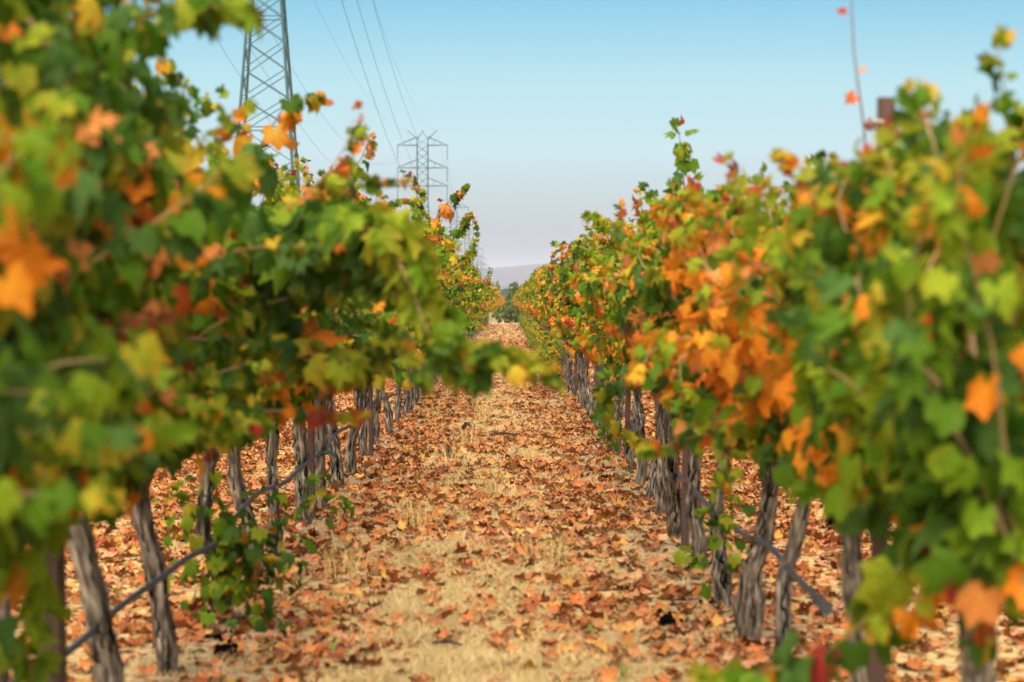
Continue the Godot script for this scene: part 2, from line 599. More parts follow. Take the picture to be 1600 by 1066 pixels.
# One vine with its base at the origin; side is +1 where the path lies towards +x.
func build_vine(called: String, at: Vector3, side: float, autumn: float, opt: Dictionary) -> Node3D:
	rng.seed = 1000 + int(at.x * 100.0) * 7 - int(at.z * 10.0) * 13 + (opt.get("seed", 0) as int)
	var o := base(called, at)
	var tone := Color(0.235, 0.205, 0.172).lerp(Color(0.175, 0.145, 0.118), rng.randf())
	if opt.has("tone"):
		tone = opt.tone
	var head := rf(0.78, 0.9)
	var bend: Array = opt.get("bend", [])
	var pts := [Vector3(0, -0.05, 0)]
	if bend.is_empty():
		var lx := rf(-0.07, 0.07)
		pts.append_array([Vector3(rf(-0.04, 0.04), 0.25, rf(-0.05, 0.05)), Vector3(lx + rf(-0.03, 0.03), 0.55, rf(-0.08, 0.08)), Vector3(lx, head, rf(-0.06, 0.06))])
	else:
		for q in bend:
			pts.append(Vector3(q[0], q[1], rf(-0.04, 0.04)))
	var top: Vector3 = pts[pts.size() - 1]
	var r: float = (opt.get("r", rf(0.042, 0.062)) as float) * 0.77
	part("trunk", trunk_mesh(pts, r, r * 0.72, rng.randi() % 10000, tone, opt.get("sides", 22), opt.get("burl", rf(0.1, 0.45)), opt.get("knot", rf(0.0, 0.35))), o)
	for s in [-1.0, 1.0]:
		part("arm", arm_mesh(top + Vector3(0, -0.04, 0), s * 0.78, tone), o)
	# canes
	var list := []
	var canes := []
	var count: int = opt.get("canes", 17)
	var high: float = opt.get("high", 1.0)
	var form := {"floor": opt.get("floor", 1.05), "slope": opt.get("slope", 0.8), "ceil": opt.get("ceil", 2.1), "reach": opt.get("reach", 0.7), "loose": opt.get("loose", 0.0), "side": side}
	for k in count:
		var z := lerpf(-0.82, 0.82, (k + rng.randf()) / count)
		var lean := rng.randfn(opt.get("lean", 0.0) * side, opt.get("spread", 0.36))
		if k % (opt.get("droopers", 4) as int) == 1:
			lean = side * rf(0.5, 1.0) * (opt.get("out", 1.0) as float)
		var length := rf(1.05, 1.5) * high
		var droop := rf(0.25, 0.8)
		if absf(lean) > 0.6:
			droop = rf(0.8, 1.7)
			length = rf(0.9, 1.35)
		var start := Vector3(rf(-0.04, 0.04), 0.95 + rf(-0.03, 0.05), z)
		var path := shoot(start, Vector3(lean, 1.15, rf(-0.35, 0.35)), length, droop, form)
		canes.append(path)
		var a := clampf(autumn * rf(0.3, 1.8), 0.0, 0.9)
		leaves_on(path, list, a, 0.13, opt.get("doubled", 1.25), 0.065, 0.0, rf(0.3, 0.6) if k % 6 == 2 else 0.0)
	for e in opt.get("extra", []):
		var pts2 := []
		for q in e.at:
			pts2.append((q as Vector3) - at)
		var path := through(pts2)
		canes.append(path)
		leaves_on(path, list, e.get("autumn", autumn), e.get("spread", 0.06), e.get("doubled", 0.5), e.get("size", 0.07), e.get("cx", 0.0))
	for e in opt.get("clumps", []):
		# leaves of a sucker growing from the old wood
		for k in e.n:
			var off := Vector3(rng.randfn(0, 0.4), rng.randfn(0, 0.4), rng.randfn(0, 0.4)) * (e.r as Vector3)
			var p: Vector3 = (e.at as Vector3) - at + off
			var out := (off + Vector3(0, 0.05, 0.05)).normalized()
			list.append([leaf_frame(p, out * 0.6 + Vector3.DOWN * rf(0.2, 1.0), out + Vector3.UP * rf(0.2, 0.8), rf(0.03, 0.066)), rf(0.0, 0.8), 0, e.get("autumn", 0.03)])
	var parts: int = opt.get("leaf_parts", 0)
	if opt.get("cane_parts", false):
		for path in canes:
			part("cane", cane_mesh(path, 0.0055, Color(0.22, 0.11, 0.045).lerp(Color(0.16, 0.13, 0.05), rng.randf())), o)
	# leaves
	var wave := hue_noise
	var scored := []
	for q in list:
		var p: Vector3 = q[0].origin
		var nz := wave.get_noise_3d((p.x + at.x) * 1.1, p.y * 1.1, (p.z + at.z) * 1.1)
		var a: float = clampf((q[3] as float) * (0.12 + 3.8 * smoothstep(0.02, 0.36, nz)), 0.0, 0.92)
		var warm := 0.5 + 1.1 * wave.get_noise_3d((p.x + at.x) * 0.9 + 50.0, p.y * 0.9, (p.z + at.z) * 0.9)
		var deep := 0.5 + 1.0 * wave.get_noise_3d((p.x + at.x) * 1.1, p.y * 1.1 + 70.0, (p.z + at.z) * 1.1)
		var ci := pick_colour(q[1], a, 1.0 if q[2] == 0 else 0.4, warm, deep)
		scored.append([p.x * side + 0.35 * (p.y - 1.4) + 0.12 * p.z + rng.randf() * 0.12, q[0], ci])
	scored.sort_custom(func(x: Array, y: Array) -> bool: return x[0] > y[0])
	var mb := MB.new()
	for k in scored.size():
		var ci: int = scored[k][2]
		if k < parts:
			part("leaf", leaf_meshes[rng.randi() % shapes.size()][ci], o, scored[k][1])
		else:
			var j := rf(0.85, 1.15)
			var ca: Color = colours[ci][0] * j
			var cb: Color = colours[ci][1] * j
			add_leaf(mb, shapes_low[rng.randi() % shapes_low.size()], scored[k][1], ca, cb)
	if mb.v.size() > 0:
		tag(part("foliage", mb.mesh(M.leaf), o), "", "", "", "stuff")
	for e in opt.get("grapes", []):
		grape_cluster(o, (e as Vector3))
	o.remove_meta("counts")
	return o

func grape_cluster(o: Node3D, at: Vector3) -> void:
	var mb := MB.new()
	for k in 26:
		var t := k / 26.0
		var a := k * 2.4
		var rr := 0.032 * (1.0 - t * 0.75)
		ball(mb, at + Vector3(cos(a) * rr, -t * 0.13, sin(a) * rr), rf(0.008, 0.011), Color(0.02, 0.018, 0.045))
	part("grape_cluster", mb.mesh(M.plain), o)

func ball(mb: MB, at: Vector3, r: float, col: Color, rings := 4, sides := 6, squash := Vector3.ONE) -> void:
	var f := mb.v.size()
	for y in rings + 1:
		var b := PI * y / rings
		for s in sides + 1:
			var a := TAU * s / sides
			var d := Vector3(sin(b) * cos(a), cos(b), sin(b) * sin(a))
			mb.v.append(at + d * r * squash)
			mb.n.append(d)
			mb.c.append(col)
			mb.t.append(Vector2.ZERO)
	for y in rings:
		for s in sides:
			var a := f + y * (sides + 1) + s
			var b := a + sides + 1
			mb.i.append_array([a, a + 1, b + 1, a, b + 1, b])

# ---------------------------------------------------------------- ground
func ground_height(x: float, z: float) -> float:
	var fade := 1.0 - smoothstep(8.0, 14.0, absf(x))
	fade *= 1.0 - smoothstep(150.0, 170.0, -z)
	var h := 0.025 * ground_noise.get_noise_2d(x * 14.0, z * 14.0)
	for r in [ROW_LEFT, ROW_RIGHT, ROW_LEFT - 2.37, ROW_RIGHT + 2.37]:
		h += 0.035 * exp(-pow((x - r) / 0.28, 2.0))
	return h * fade

func make_ground() -> void:
	var xs := PackedFloat32Array()
	var zs := PackedFloat32Array()
	for v in [-6000.0, -2500.0, -900.0, -300.0, -120.0, -60.0, -30.0, -18.0, -13.0, -10.0]:
		xs.append(v)
	var x := -8.0
	while x <= 8.01:
		xs.append(x)
		x += 0.16
	for v in [10.0, 13.0, 18.0, 30.0, 60.0, 120.0, 300.0, 900.0, 2500.0, 6000.0]:
		xs.append(v)
	for v in [400.0, 100.0, 30.0, 10.0, 4.0]:
		zs.append(v)
	var z := 0.0
	while z > -40.0:
		zs.append(z)
		z -= 0.2
	while z > -175.0:
		zs.append(z)
		z -= 1.0
	for v in [-190.0, -230.0, -300.0, -450.0, -700.0, -1100.0, -1700.0, -2600.0, -3600.0, -5200.0, -9000.0]:
		zs.append(v)
	var mb := MB.new()
	var straw := Color(0.49, 0.36, 0.17)
	var soil := Color(0.3, 0.225, 0.15)
	var field := Color(0.24, 0.2, 0.1)
	for b in zs.size():
		for a in xs.size():
			var px := xs[a]
			var pz := zs[b]
			mb.v.append(Vector3(px, ground_height(px, pz), pz))
			var under := 0.0
			for r in [ROW_LEFT, ROW_RIGHT, ROW_LEFT - 2.37, ROW_RIGHT + 2.37]:
				under += exp(-pow((px - r) / 0.36, 2.0))
			var w := ground_noise.get_noise_2d(px * 9.0 + 40.0, pz * 5.0)
			var c := straw.lerp(soil, clampf(under + 0.9 * w, 0.0, 1.0))
			if absf(px) > 9.0 or pz < -165.0:
				c = field
			mb.c.append(c)
			mb.t.append(Vector2(px, pz))
			var e := 0.1
			mb.n.append(Vector3(ground_height(px - e, pz) - ground_height(px + e, pz), 2.0 * e, ground_height(px, pz - e) - ground_height(px, pz + e)).normalized())
	var w2 := xs.size()
	for b in zs.size() - 1:
		for a in w2 - 1:
			var k := b * w2 + a
			# rows run towards -z
			mb.i.append_array([k, k + w2, k + w2 + 1, k, k + w2 + 1, k + 1])
	tag(part("ground", mb.mesh(M.soil), self), "straw and soil ground between the vine rows", "", "", "structure")

func litter_cover(x: float, z: float) -> float:
	var mid := exp(-pow((x + 0.12) / 0.5, 2.0))
	var d := -z
	var n := litter_noise.get_noise_2d(x * 1.5, z * 0.9)
	var c := 0.95 - 0.28 * mid + 0.95 * n
	if d < 14.0:
		c -= 0.3 * mid * (14.0 - d) / 5.0
	for r in [ROW_LEFT, ROW_RIGHT]:
		c -= 0.25 * exp(-pow((x - r) / 0.16, 2.0))
	return clampf(c, 0.04, 1.0)

const DEAD := [[0.47, 0.19, 0.06], [0.41, 0.15, 0.045], [0.52, 0.27, 0.12], [0.33, 0.11, 0.04], [0.55, 0.31, 0.17], [0.45, 0.175, 0.055], [0.2, 0.075, 0.035], [0.56, 0.33, 0.085], [0.46, 0.21, 0.08]]

func dead_colour() -> Color:
	var q: Array = DEAD[rng.randi() % DEAD.size()]
	var j := rf(0.75, 1.2)
	return Color(q[0] * j, q[1] * j * rf(0.88, 1.1), q[2] * j)

func dead_frame(x: float, z: float, size: float) -> Transform3D:
	var b := Basis.from_euler(Vector3(-PI / 2 + rng.randfn(0, 0.2), rf(0, TAU), 0), EULER_ORDER_YXZ)
	b = b * Basis(Vector3.UP, rng.randfn(0, 0.2))
	if rng.randf() < 0.3:
		b = b * Basis(Vector3.UP, PI)
	return Transform3D(b.scaled(Vector3(size, size, size)), Vector3(x, ground_height(x, z) + rf(0.008, 0.035) * size / 0.08, z))

func multi(called: String, m: Mesh, xs: Array, cs: Array, parent: Node3D) -> MultiMeshInstance3D:
	var mm := MultiMesh.new()
	mm.transform_format = MultiMesh.TRANSFORM_3D
	mm.use_colors = true
	mm.mesh = m
	mm.instance_count = xs.size()
	for k in xs.size():
		mm.set_instance_transform(k, xs[k])
		mm.set_instance_color(k, cs[k])
	var o := MultiMeshInstance3D.new()
	o.multimesh = mm
	o.name = numbered(called)
	parent.add_child(o)
	return o

func make_litter() -> void:
	rng.seed = 51
	var meshes := []
	for s in shapes_dead:
		var mb := MB.new()
		add_leaf(mb, s, Transform3D(), Color(1, 1, 1), Color(0.8, 0.72, 0.68))
		meshes.append(mb.mesh(M.dead))
	var xs := [[], [], [], [], []]
	var cs := [[], [], [], [], []]
	var big := []
	# [near, far, half width, tries]
	for zone in [[7.0, 16.0, 3.4, 11000], [16.0, 28.0, 5.2, 21000], [28.0, 48.0, 5.5, 22000], [48.0, 90.0, 4.5, 12000], [90.0, 150.0, 3.0, 3500]]:
		for k in zone[3]:
			var z := -rf(zone[0], zone[1])
			var x := rf(-zone[2], zone[2])
			if rng.randf() > litter_cover(x, z):
				continue
			var size: float = rf(0.032, 0.066) * (1.0 if -z < 48.0 else 1.25)
			var kind := rng.randi() % 5
			if -z < 15.0 and absf(x) < 2.6 and size > 0.054 and big.size() < 290:
				big.append([kind, dead_frame(x, z, size), dead_colour()])
				continue
			xs[kind].append(dead_frame(x, z, size))
			cs[kind].append(dead_colour())
	for k in 5:
		tag(multi("leaf_litter", meshes[k], xs[k], cs[k], self), "litter of dry curled orange vine leaves over the ground", "", "", "stuff")
	# the large ones near the camera, each a thing
	var kinds := [
		["large dry orange vine leaf lying curled on the straw", [0.5, 0.19, 0.06]],
		["large pale pinkish vine leaf lying on the straw", [0.58, 0.3, 0.17]],
		["large dark brown vine leaf lying crumpled on the straw", [0.3, 0.1, 0.045]],
		["large golden yellow vine leaf lying on the straw", [0.6, 0.34, 0.07]],
		["large dull red vine leaf lying on the straw", [0.4, 0.1, 0.07]]]
	var made := {}
	for q in big:
		var w: int = [0, 0, 0, 0, 1, 1, 2, 2, 3, 4][rng.randi() % 10]
		var key := "%d %d" % [q[0], w]
		if not made.has(key):
			var mb := MB.new()
			var col: Array = kinds[w][1]
			add_leaf(mb, shapes_dead[q[0]], Transform3D(), Color(col[0], col[1], col[2]), Color(col[0] * 0.8, col[1] * 0.72, col[2] * 0.7))
			made[key] = mb.mesh(M.dead)
		tag(part("fallen_leaf", made[key], self, q[1]), kinds[w][0], "leaf", "large leaves fallen on the path")

func blade(mb: MB, root: Vector3, tip: Vector3, sag: float, w: float, ca: Color, cb: Color) -> void:
	var mid := root.lerp(tip, 0.5) + Vector3(0, sag, 0)
	var d := tip - root
	var s := Vector3(-d.z, 0, d.x).normalized() * w
	var k := mb.v.size()
	mb.v.append_array([root - s, root + s, mid - s * 0.8, mid + s * 0.8, tip])
	var nn := (d.cross(s)).normalized()
	if nn.y < 0.0:
		nn = -nn
	for q in 5:
		mb.n.append(nn)
		mb.c.append(ca.lerp(cb, [0.0, 0.0, 0.5, 0.5, 1.0][q]))
		mb.t.append(Vector2.ZERO)
	mb.i.append_array([k, k + 2, k + 1, k + 1, k + 2, k + 3, k + 2, k + 4, k + 3])

func straw_mesh(n: int, spread: float, low: float, high: float, rise: float) -> ArrayMesh:
	var mb := MB.new()
	for k in n:
		var a := rng.randf() * TAU
		var root := Vector3(rf(-1, 1), 0, rf(-1, 1)) * spread
		var l := rf(low, high)
		var tip := root + Vector3(cos(a) * l, rf(0.0, rise), sin(a) * l)
		var g := rf(0.7, 1.15)
		blade(mb, root, tip, rf(0.0, rise * 0.5), rf(0.0007, 0.0015), Color(g, g, g), Color(g, g, g))
	return mb.mesh(M.straw)

func make_straw() -> void:
	rng.seed = 52
	for v in 3:
		var m := straw_mesh(34, 0.11, 0.05, 0.15, [0.015, 0.03, 0.05][v])
		var xs := []
		var cs := []
		for k in 7500:
			var u := rng.randf()
			var z := -(7.5 + 50.0 * u * u)
			var x := rng.randfn(-0.12, 0.6) if rng.randf() < 0.7 else rf(-5.0, 5.0)
			if rng.randf() < litter_cover(x, z) * 0.85:
				continue
			xs.append(Transform3D(Basis(Vector3.UP, rf(0, TAU)).scaled(Vector3.ONE * rf(0.8, 1.3)), Vector3(x, ground_height(x, z) + 0.002, z)))
			var g := rf(0.8, 1.15)
			cs.append(Color(0.55 * g, 0.415 * g, 0.19 * g * rf(0.8, 1.2)))
		tag(multi("dry_grass", m, xs, cs, self), "flattened pale dry grass between the fallen leaves", "", "", "stuff")
	# standing tufts
	var tuft := MB.new()
	for k in 70:
		var a := rng.randf() * TAU
		var l := rf(0.03, 0.13)
		var root := Vector3(rng.randfn(0, 0.05), 0, rng.randfn(0, 0.09))
		var g := rf(0.75, 1.15)
		blade(tuft, root, root + Vector3(cos(a) * l, rf(0.1, 0.24), sin(a) * l), 0.03, rf(0.001, 0.002), Color(0.5 * g, 0.38 * g, 0.15 * g), Color(0.62 * g, 0.47 * g, 0.2 * g))
	var tm := tuft.mesh(M.straw)
	var spots := [[-0.33, -26.5], [-0.42, -24.2], [-0.3, -29.0], [-0.5, -21.8], [-0.38, -31.5], [-0.62, -15.6], [0.22, -13.4], [-0.1, -18.0], [-0.85, -12.6], [-0.25, -36.0]]
	var words := ["first", "second", "third", "fourth", "fifth", "sixth", "seventh", "eighth", "ninth", "tenth"]
	for k in spots.size():
		var q: Array = spots[k]
		var o := part("dry_grass_tuft", tm, self, Transform3D(Basis(Vector3.UP, k * 1.3), Vector3(q[0], ground_height(q[0], q[1]), q[1])))
		var d := int(round(-(q[1] as float)))
		tag(o, "wispy straw coloured grass tuft standing on the path about %d steps up the alley" % d, "grass tuft", "dry grass tufts standing along the path")
	# small green weeds
	var weed := MB.new()
	for k in 16:
		var a := rng.randf() * TAU
		var l := rf(0.01, 0.05)
		blade(weed, Vector3(rf(-0.02, 0.02), 0, rf(-0.02, 0.02)), Vector3(cos(a) * l, rf(0.04, 0.09), sin(a) * l), 0.01, 0.003, Color(0.12, 0.2, 0.03), Color(0.2, 0.26, 0.04))
	var wm := weed.mesh(M.straw)
	var weeds := [[0.5, -9.9, "small green grass sprout on the straw near the fallen grape bunch"], [0.36, -10.5, "small green grass sprout by the bare straw patch in mid path"], [0.45, -9.35, "small green grass sprout at the very front of the path"], [-0.75, -10.0, "small green grass sprout beside the pale stones"]]
	for q in weeds:
		tag(part("green_weed", wm, self, Transform3D(Basis(), Vector3(q[0], ground_height(q[0], q[1]), q[1]))), q[2], "weed", "green weeds on the path")

# ---------------------------------------------------------------- pylons
func bar(o: Node3D, called: String, a: Vector3, b: Vector3, w: float) -> MeshInstance3D:
	var d := b - a
	var up := d.normalized()
	var side := up.cross(Vector3.BACK if absf(up.z) < 0.9 else Vector3.RIGHT).normalized()
	return part(called, M.unit, o, Transform3D(Basis(side * w, d, side.cross(up).normalized() * w), (a + b) * 0.5))

func half_width(h: float) -> float:
	return 1.3 if h > 26.0 else lerpf(3.2, 1.3, h / 26.0)

func make_pylon(label: String, at: Vector3, fat: float) -> Node3D:
	var o := base("pylon", at)
	tag(o, label, "pylon", "pylons of one power line")
	var levels := [0.0, 5.2, 9.4, 12.8, 15.6, 18.0, 20.3, 22.6, 24.6, 26.5, 28.1, 29.6, 31.8, 34.0, 35.8, 37.6, 39.5]
	for sx in [-1.0, 1.0]:
		for sz in [-1.0, 1.0]:
			var mb := MB.new()
			for seg in [[0.0, 26.0], [26.0, 39.5]]:
				var a := Vector3(sx * half_width(seg[0]), seg[0], sz * half_width(seg[0]))
				var b := Vector3(sx * half_width(seg[1]), seg[1], sz * half_width(seg[1]))
				mb.tube(PackedVector3Array([a, b]), PackedFloat32Array([0.17 * fat, 0.15 * fat]), 4, Color.WHITE)
			part("leg", mb.mesh(M.steel), o)
	for k in levels.size() - 1:
		var h0: float = levels[k]
		var h1: float = levels[k + 1]
		var w0 := half_width(h0)
		var w1 := half_width(h1)
		for f in 4:
			var turn := Basis(Vector3.UP, f * PI / 2)
			bar(o, "brace", turn * Vector3(-w0, h0, w0), turn * Vector3(w1, h1, w1), 0.1 * fat)
			bar(o, "brace", turn * Vector3(w0, h0, w0 + 0.05), turn * Vector3(-w1, h1, w1 + 0.05), 0.1 * fat)
			if k in [4, 8, 9, 11, 13, 16]:
				bar(o, "strut", turn * Vector3(-w0, h0, w0), turn * Vector3(w0, h0, w0), 0.12 * fat)
	for h in [29.6, 34.0, 39.5]:
		for s in [-1.0, 1.0]:
			var arm := MB.new()
			for z in [-1.3, 1.3]:
				arm.tube(PackedVector3Array([Vector3(s * 1.3, h, z), Vector3(s * 6.1, h, 0)]), PackedFloat32Array([0.11 * fat, 0.1 * fat]), 4, Color.WHITE)
				arm.tube(PackedVector3Array([Vector3(s * 1.3, h + 2.0, z), Vector3(s * 6.1, h + 0.05, 0)]), PackedFloat32Array([0.1 * fat, 0.09 * fat]), 4, Color.WHITE)
			for q in [0.33, 0.66]:
				arm.tube(PackedVector3Array([Vector3(s * lerpf(1.3, 6.1, q), h, lerpf(1.3, 0, q)), Vector3(s * lerpf(1.3, 6.1, q), h + 2.0 * (1.0 - q), lerpf(1.3, 0, q))]), PackedFloat32Array([0.06 * fat, 0.06 * fat]), 4, Color.WHITE)
			part("cross_arm", arm.mesh(M.steel), o)
			var ins := MB.new()
			var pts := PackedVector3Array()
			var radii := PackedFloat32Array()
			for k in 13:
				pts.append(Vector3(s * 6.05, h - k * 0.28, 0))
				radii.append((0.15 if k % 2 else 0.07) * fat)
			ins.tube(pts, radii, 6, Color.WHITE)
			part("insulator", ins.mesh(M.steel), o)
	for s in [-1.0, 1.0]:
		var horn := MB.new()
		for z in [-1.3, 1.3]:
			horn.tube(PackedVector3Array([Vector3(s * 1.3, 41.0, z * 0.9), Vector3(s * 3.6, 43.2, 0)]), PackedFloat32Array([0.1 * fat, 0.08 * fat]), 4, Color.WHITE)
			horn.tube(PackedVector3Array([Vector3(-s * 0.2, 43.1, 0), Vector3(s * 1.3, 41.0, z * 0.9)]), PackedFloat32Array([0.08 * fat, 0.08 * fat]), 4, Color.WHITE)
			horn.tube(PackedVector3Array([Vector3(s * 1.3, 39.5, z), Vector3(s * 1.3, 41.0, z * 0.9)]), PackedFloat32Array([0.12 * fat, 0.1 * fat]), 4, Color.WHITE)
		part("horn", horn.mesh(M.steel), o)
		bar(o, "brace", Vector3(-s * 1.3, 39.5, 1.4), Vector3(s * 1.3, 41.0, 1.3), 0.1 * fat)
	o.remove_meta("counts")
	return o

func pylon_at(k: int) -> Vector3:
	# the line of pylons, every 385 m
	var d := 193.0 + 385.0 * k
	return Vector3(-19.7 - 0.0035 * (d - 193.0), -0.1, -d)

func make_power_line() -> void:
	var unit := BoxMesh.new()
	unit.material = M.steel
	M.unit = unit
	var words := ["tall grey lattice pylon whose top leaves the picture", "whole lattice pylon seen over the left row, with three pairs of arms", "third lattice pylon, faint in the haze beyond the whole one", "fourth lattice pylon along the line, paler than the third", "fifth lattice pylon along the line, small and pale", "sixth lattice pylon along the line, tiny in the haze", "seventh lattice pylon along the line, last before the hills"]
	for k in 7:
		make_pylon(words[k], pylon_at(k), [0.75, 0.8, 0.95, 1.1, 1.3, 1.5, 1.7][k])
	var names := [
		["upper conductor", 39.5 - 3.4, 6.05], ["middle conductor", 34.0 - 3.4, 6.05], ["lower conductor", 29.6 - 3.4, 6.05], ["thin earth wire", 43.2, 3.6]]
	for s in [-1.0, 1.0]:
		for q in names:
			var pts := PackedVector3Array()
			var radii := PackedFloat32Array()
			for k in range(-1, 6):
				var a := pylon_at(k)
				var b := pylon_at(k + 1)
				var n := 28 if k < 2 else 8
				for j in n:
					var t := float(j) / n
					var sag: float = (9.0 if q[0] != "thin earth wire" else 7.0) * 4.0 * t * (1.0 - t)
					var p := a.lerp(b, t) + Vector3(s * (q[2] as float), (q[1] as float) - sag, 0)
					if p.z > 60.0:
						continue
					pts.append(p)
					radii.append(0.022 if q[0] != "thin earth wire" else 0.016)
			var mb := MB.new()
			mb.tube(pts, radii, 4, Color.WHITE)
			tag(part("power_line", mb.mesh(M.wire), self), "%s hanging from the pylons on the side %s the alley" % [q[0], "towards" if s > 0 else "away from"], "power line", "wires of the power line")

# ---------------------------------------------------------------- far land
func make_far_land() -> void:
	rng.seed = 54
	var nz := FastNoiseLite.new()
	nz.seed = 8
	nz.frequency = 0.0011
	nz.fractal_octaves = 4
	var mb := MB.new()
	var nx := 130
	var nzz := 22
	for b in nzz + 1:
		for a in nx + 1:
			var x := lerpf(-3200.0, 3200.0, float(a) / nx)
			var z := lerpf(-3400.0, -5600.0, float(b) / nzz)
			var t := float(b) / nzz
			var ridge := 58.0 + 12.0 * exp(-pow((x - 90.0) / 260.0, 2.0)) - 10.0 * exp(-pow((x + 250.0) / 200.0, 2.0)) + 60.0 * nz.get_noise_2d(x * 0.5, 30.0)
			var h := ridge * smoothstep(0.0, 0.42, t) * (1.0 - 0.15 * smoothstep(0.5, 1.0, t)) + 10.0 * nz.get_noise_2d(x * 2.0, z * 2.0) * smoothstep(0.0, 0.2, t) - 1.0
			mb.v.append(Vector3(x, h, z))
			mb.n.append(Vector3(0, 1, 0.3).normalized())
			var w := nz.get_noise_2d(x * 3.0, z * 4.0)
			mb.c.append(Color(0.05, 0.046, 0.056).lerp(Color(0.036, 0.036, 0.045), clampf(0.5 + w, 0, 1)))
			mb.t.append(Vector2.ZERO)
	for b in nzz:
		for a in nx:
			var k := b * (nx + 1) + a
			mb.i.append_array([k, k + nx + 1, k + nx + 2, k, k + nx + 2, k + 1])
	tag(part("hill", mb.mesh(M.hill), self), "long low dry hill on the horizon", "", "", "structure")
	# woods on the hill and trees across the plain
	var crown := MB.new()
	for k in 60:
		var d := Vector3(rng.randfn(0, 1), absf(rng.randfn(0, 0.8)), rng.randfn(0, 1)).normalized() * rf(0.5, 1.0)
		var b := Basis.from_euler(Vector3(rf(0, TAU), rf(0, TAU), 0))
		var s := rf(0.25, 0.45)
		crown.quad(d + b * Vector3(-s, -s, 0), d + b * Vector3(-s, s, 0), d + b * Vector3(s, s, 0), d + b * Vector3(s, -s, 0), Color.WHITE * rf(0.7, 1.2))
	var cm := crown.mesh(M.leaf)
	var xs := []
	var cs := []
	for k in 900:
		var x := rng.randfn(60.0, 75.0) if k < 500 else rng.randfn(330.0, 120.0) if k < 650 else rf(-1500.0, 1500.0)
		var z := -rf(3480.0, 3640.0) if k < 650 else -rf(3420.0, 3900.0)
		var t := (-z - 3400.0) / 2200.0
		var h := 58.0 * smoothstep(0.0, 0.42, t) - 2.0
		xs.append(Transform3D(Basis().scaled(Vector3(9, 8, 9) * rf(0.6, 1.3)), Vector3(x, h, z)))
		cs.append(Color(0.04, 0.07, 0.03))
	tag(multi("distant_woods", cm, xs, cs, self), "dark band of woods on the foot of the hill", "", "", "stuff")
	xs = []
	cs = []
	for k in 420:
		var x := rf(-420.0, 420.0)
		var z := -rf(900.0, 1050.0)
		var s := rf(3.0, 6.0) if absf(fposmod(x, 160.0) - 80.0) > 20.0 else rf(4.0, 8.0)
		xs.append(Transform3D(Basis().scaled(Vector3(s * 1.2, s * 0.9, s * 1.2)), Vector3(x, 0.5, z)))
		cs.append(Color(0.045, 0.075, 0.03))
	tag(multi("treeline", cm, xs, cs, self), "hazy line of dark trees across the plain", "", "", "stuff")
	# bushes closing the alley
	var words := ["round dark green bush closing the far end of the alley", "lower dark bush to the side of the alley end, before the hill", "tall narrow dark tree at the end of the alley", "broad dark bush beyond the last vines of the left row", "dark bush beyond the last vines of the orange row"]
	var spots := [[0.0, -158.0, 1.5, 1.8], [1.6, -162.0, 1.4, 1.5], [0.45, -172.0, 0.7, 3.0], [-2.6, -160.0, 1.6, 2.1], [3.9, -160.0, 1.6, 2.0]]
	for k in spots.size():
		var q: Array = spots[k]
		var o := base("bush", Vector3(q[0], 0, q[1]))
		tag(o, words[k], "bush", "dark bushes at the end of the alley")
		var st := MB.new()
		st.tube(PackedVector3Array([Vector3.ZERO, Vector3(0.05, q[3] * 0.3, 0), Vector3(0.0, q[3] * 0.7, 0.05)]), PackedFloat32Array([0.09, 0.07, 0.03]), 6, Color(0.15, 0.11, 0.08))
		part("stem", st.mesh(M.bark), o)
		var f := MB.new()
		for j in 420:
			var d := Vector3(rng.randfn(0, 1), rng.randfn(0, 1), rng.randfn(0, 1)).normalized() * pow(rng.randf(), 0.4)
			var p := Vector3(d.x * q[2], q[3] * 0.5 + d.y * q[3] * 0.5, d.z * q[2])
			add_leaf(f, shapes_low[j % 5], leaf_frame(p, Vector3(d.x, -0.6, d.z) + Vector3(rf(-1, 1), rf(-1, 1), rf(-1, 1)) * 0.5, d + Vector3(0, 0.4, 0), rf(0.12, 0.2)), Color(0.08, 0.12, 0.025) * rf(0.7, 1.3), Color(0.11, 0.14, 0.03))
		tag(part("foliage", f.mesh(M.leaf), o), "", "", "", "stuff")

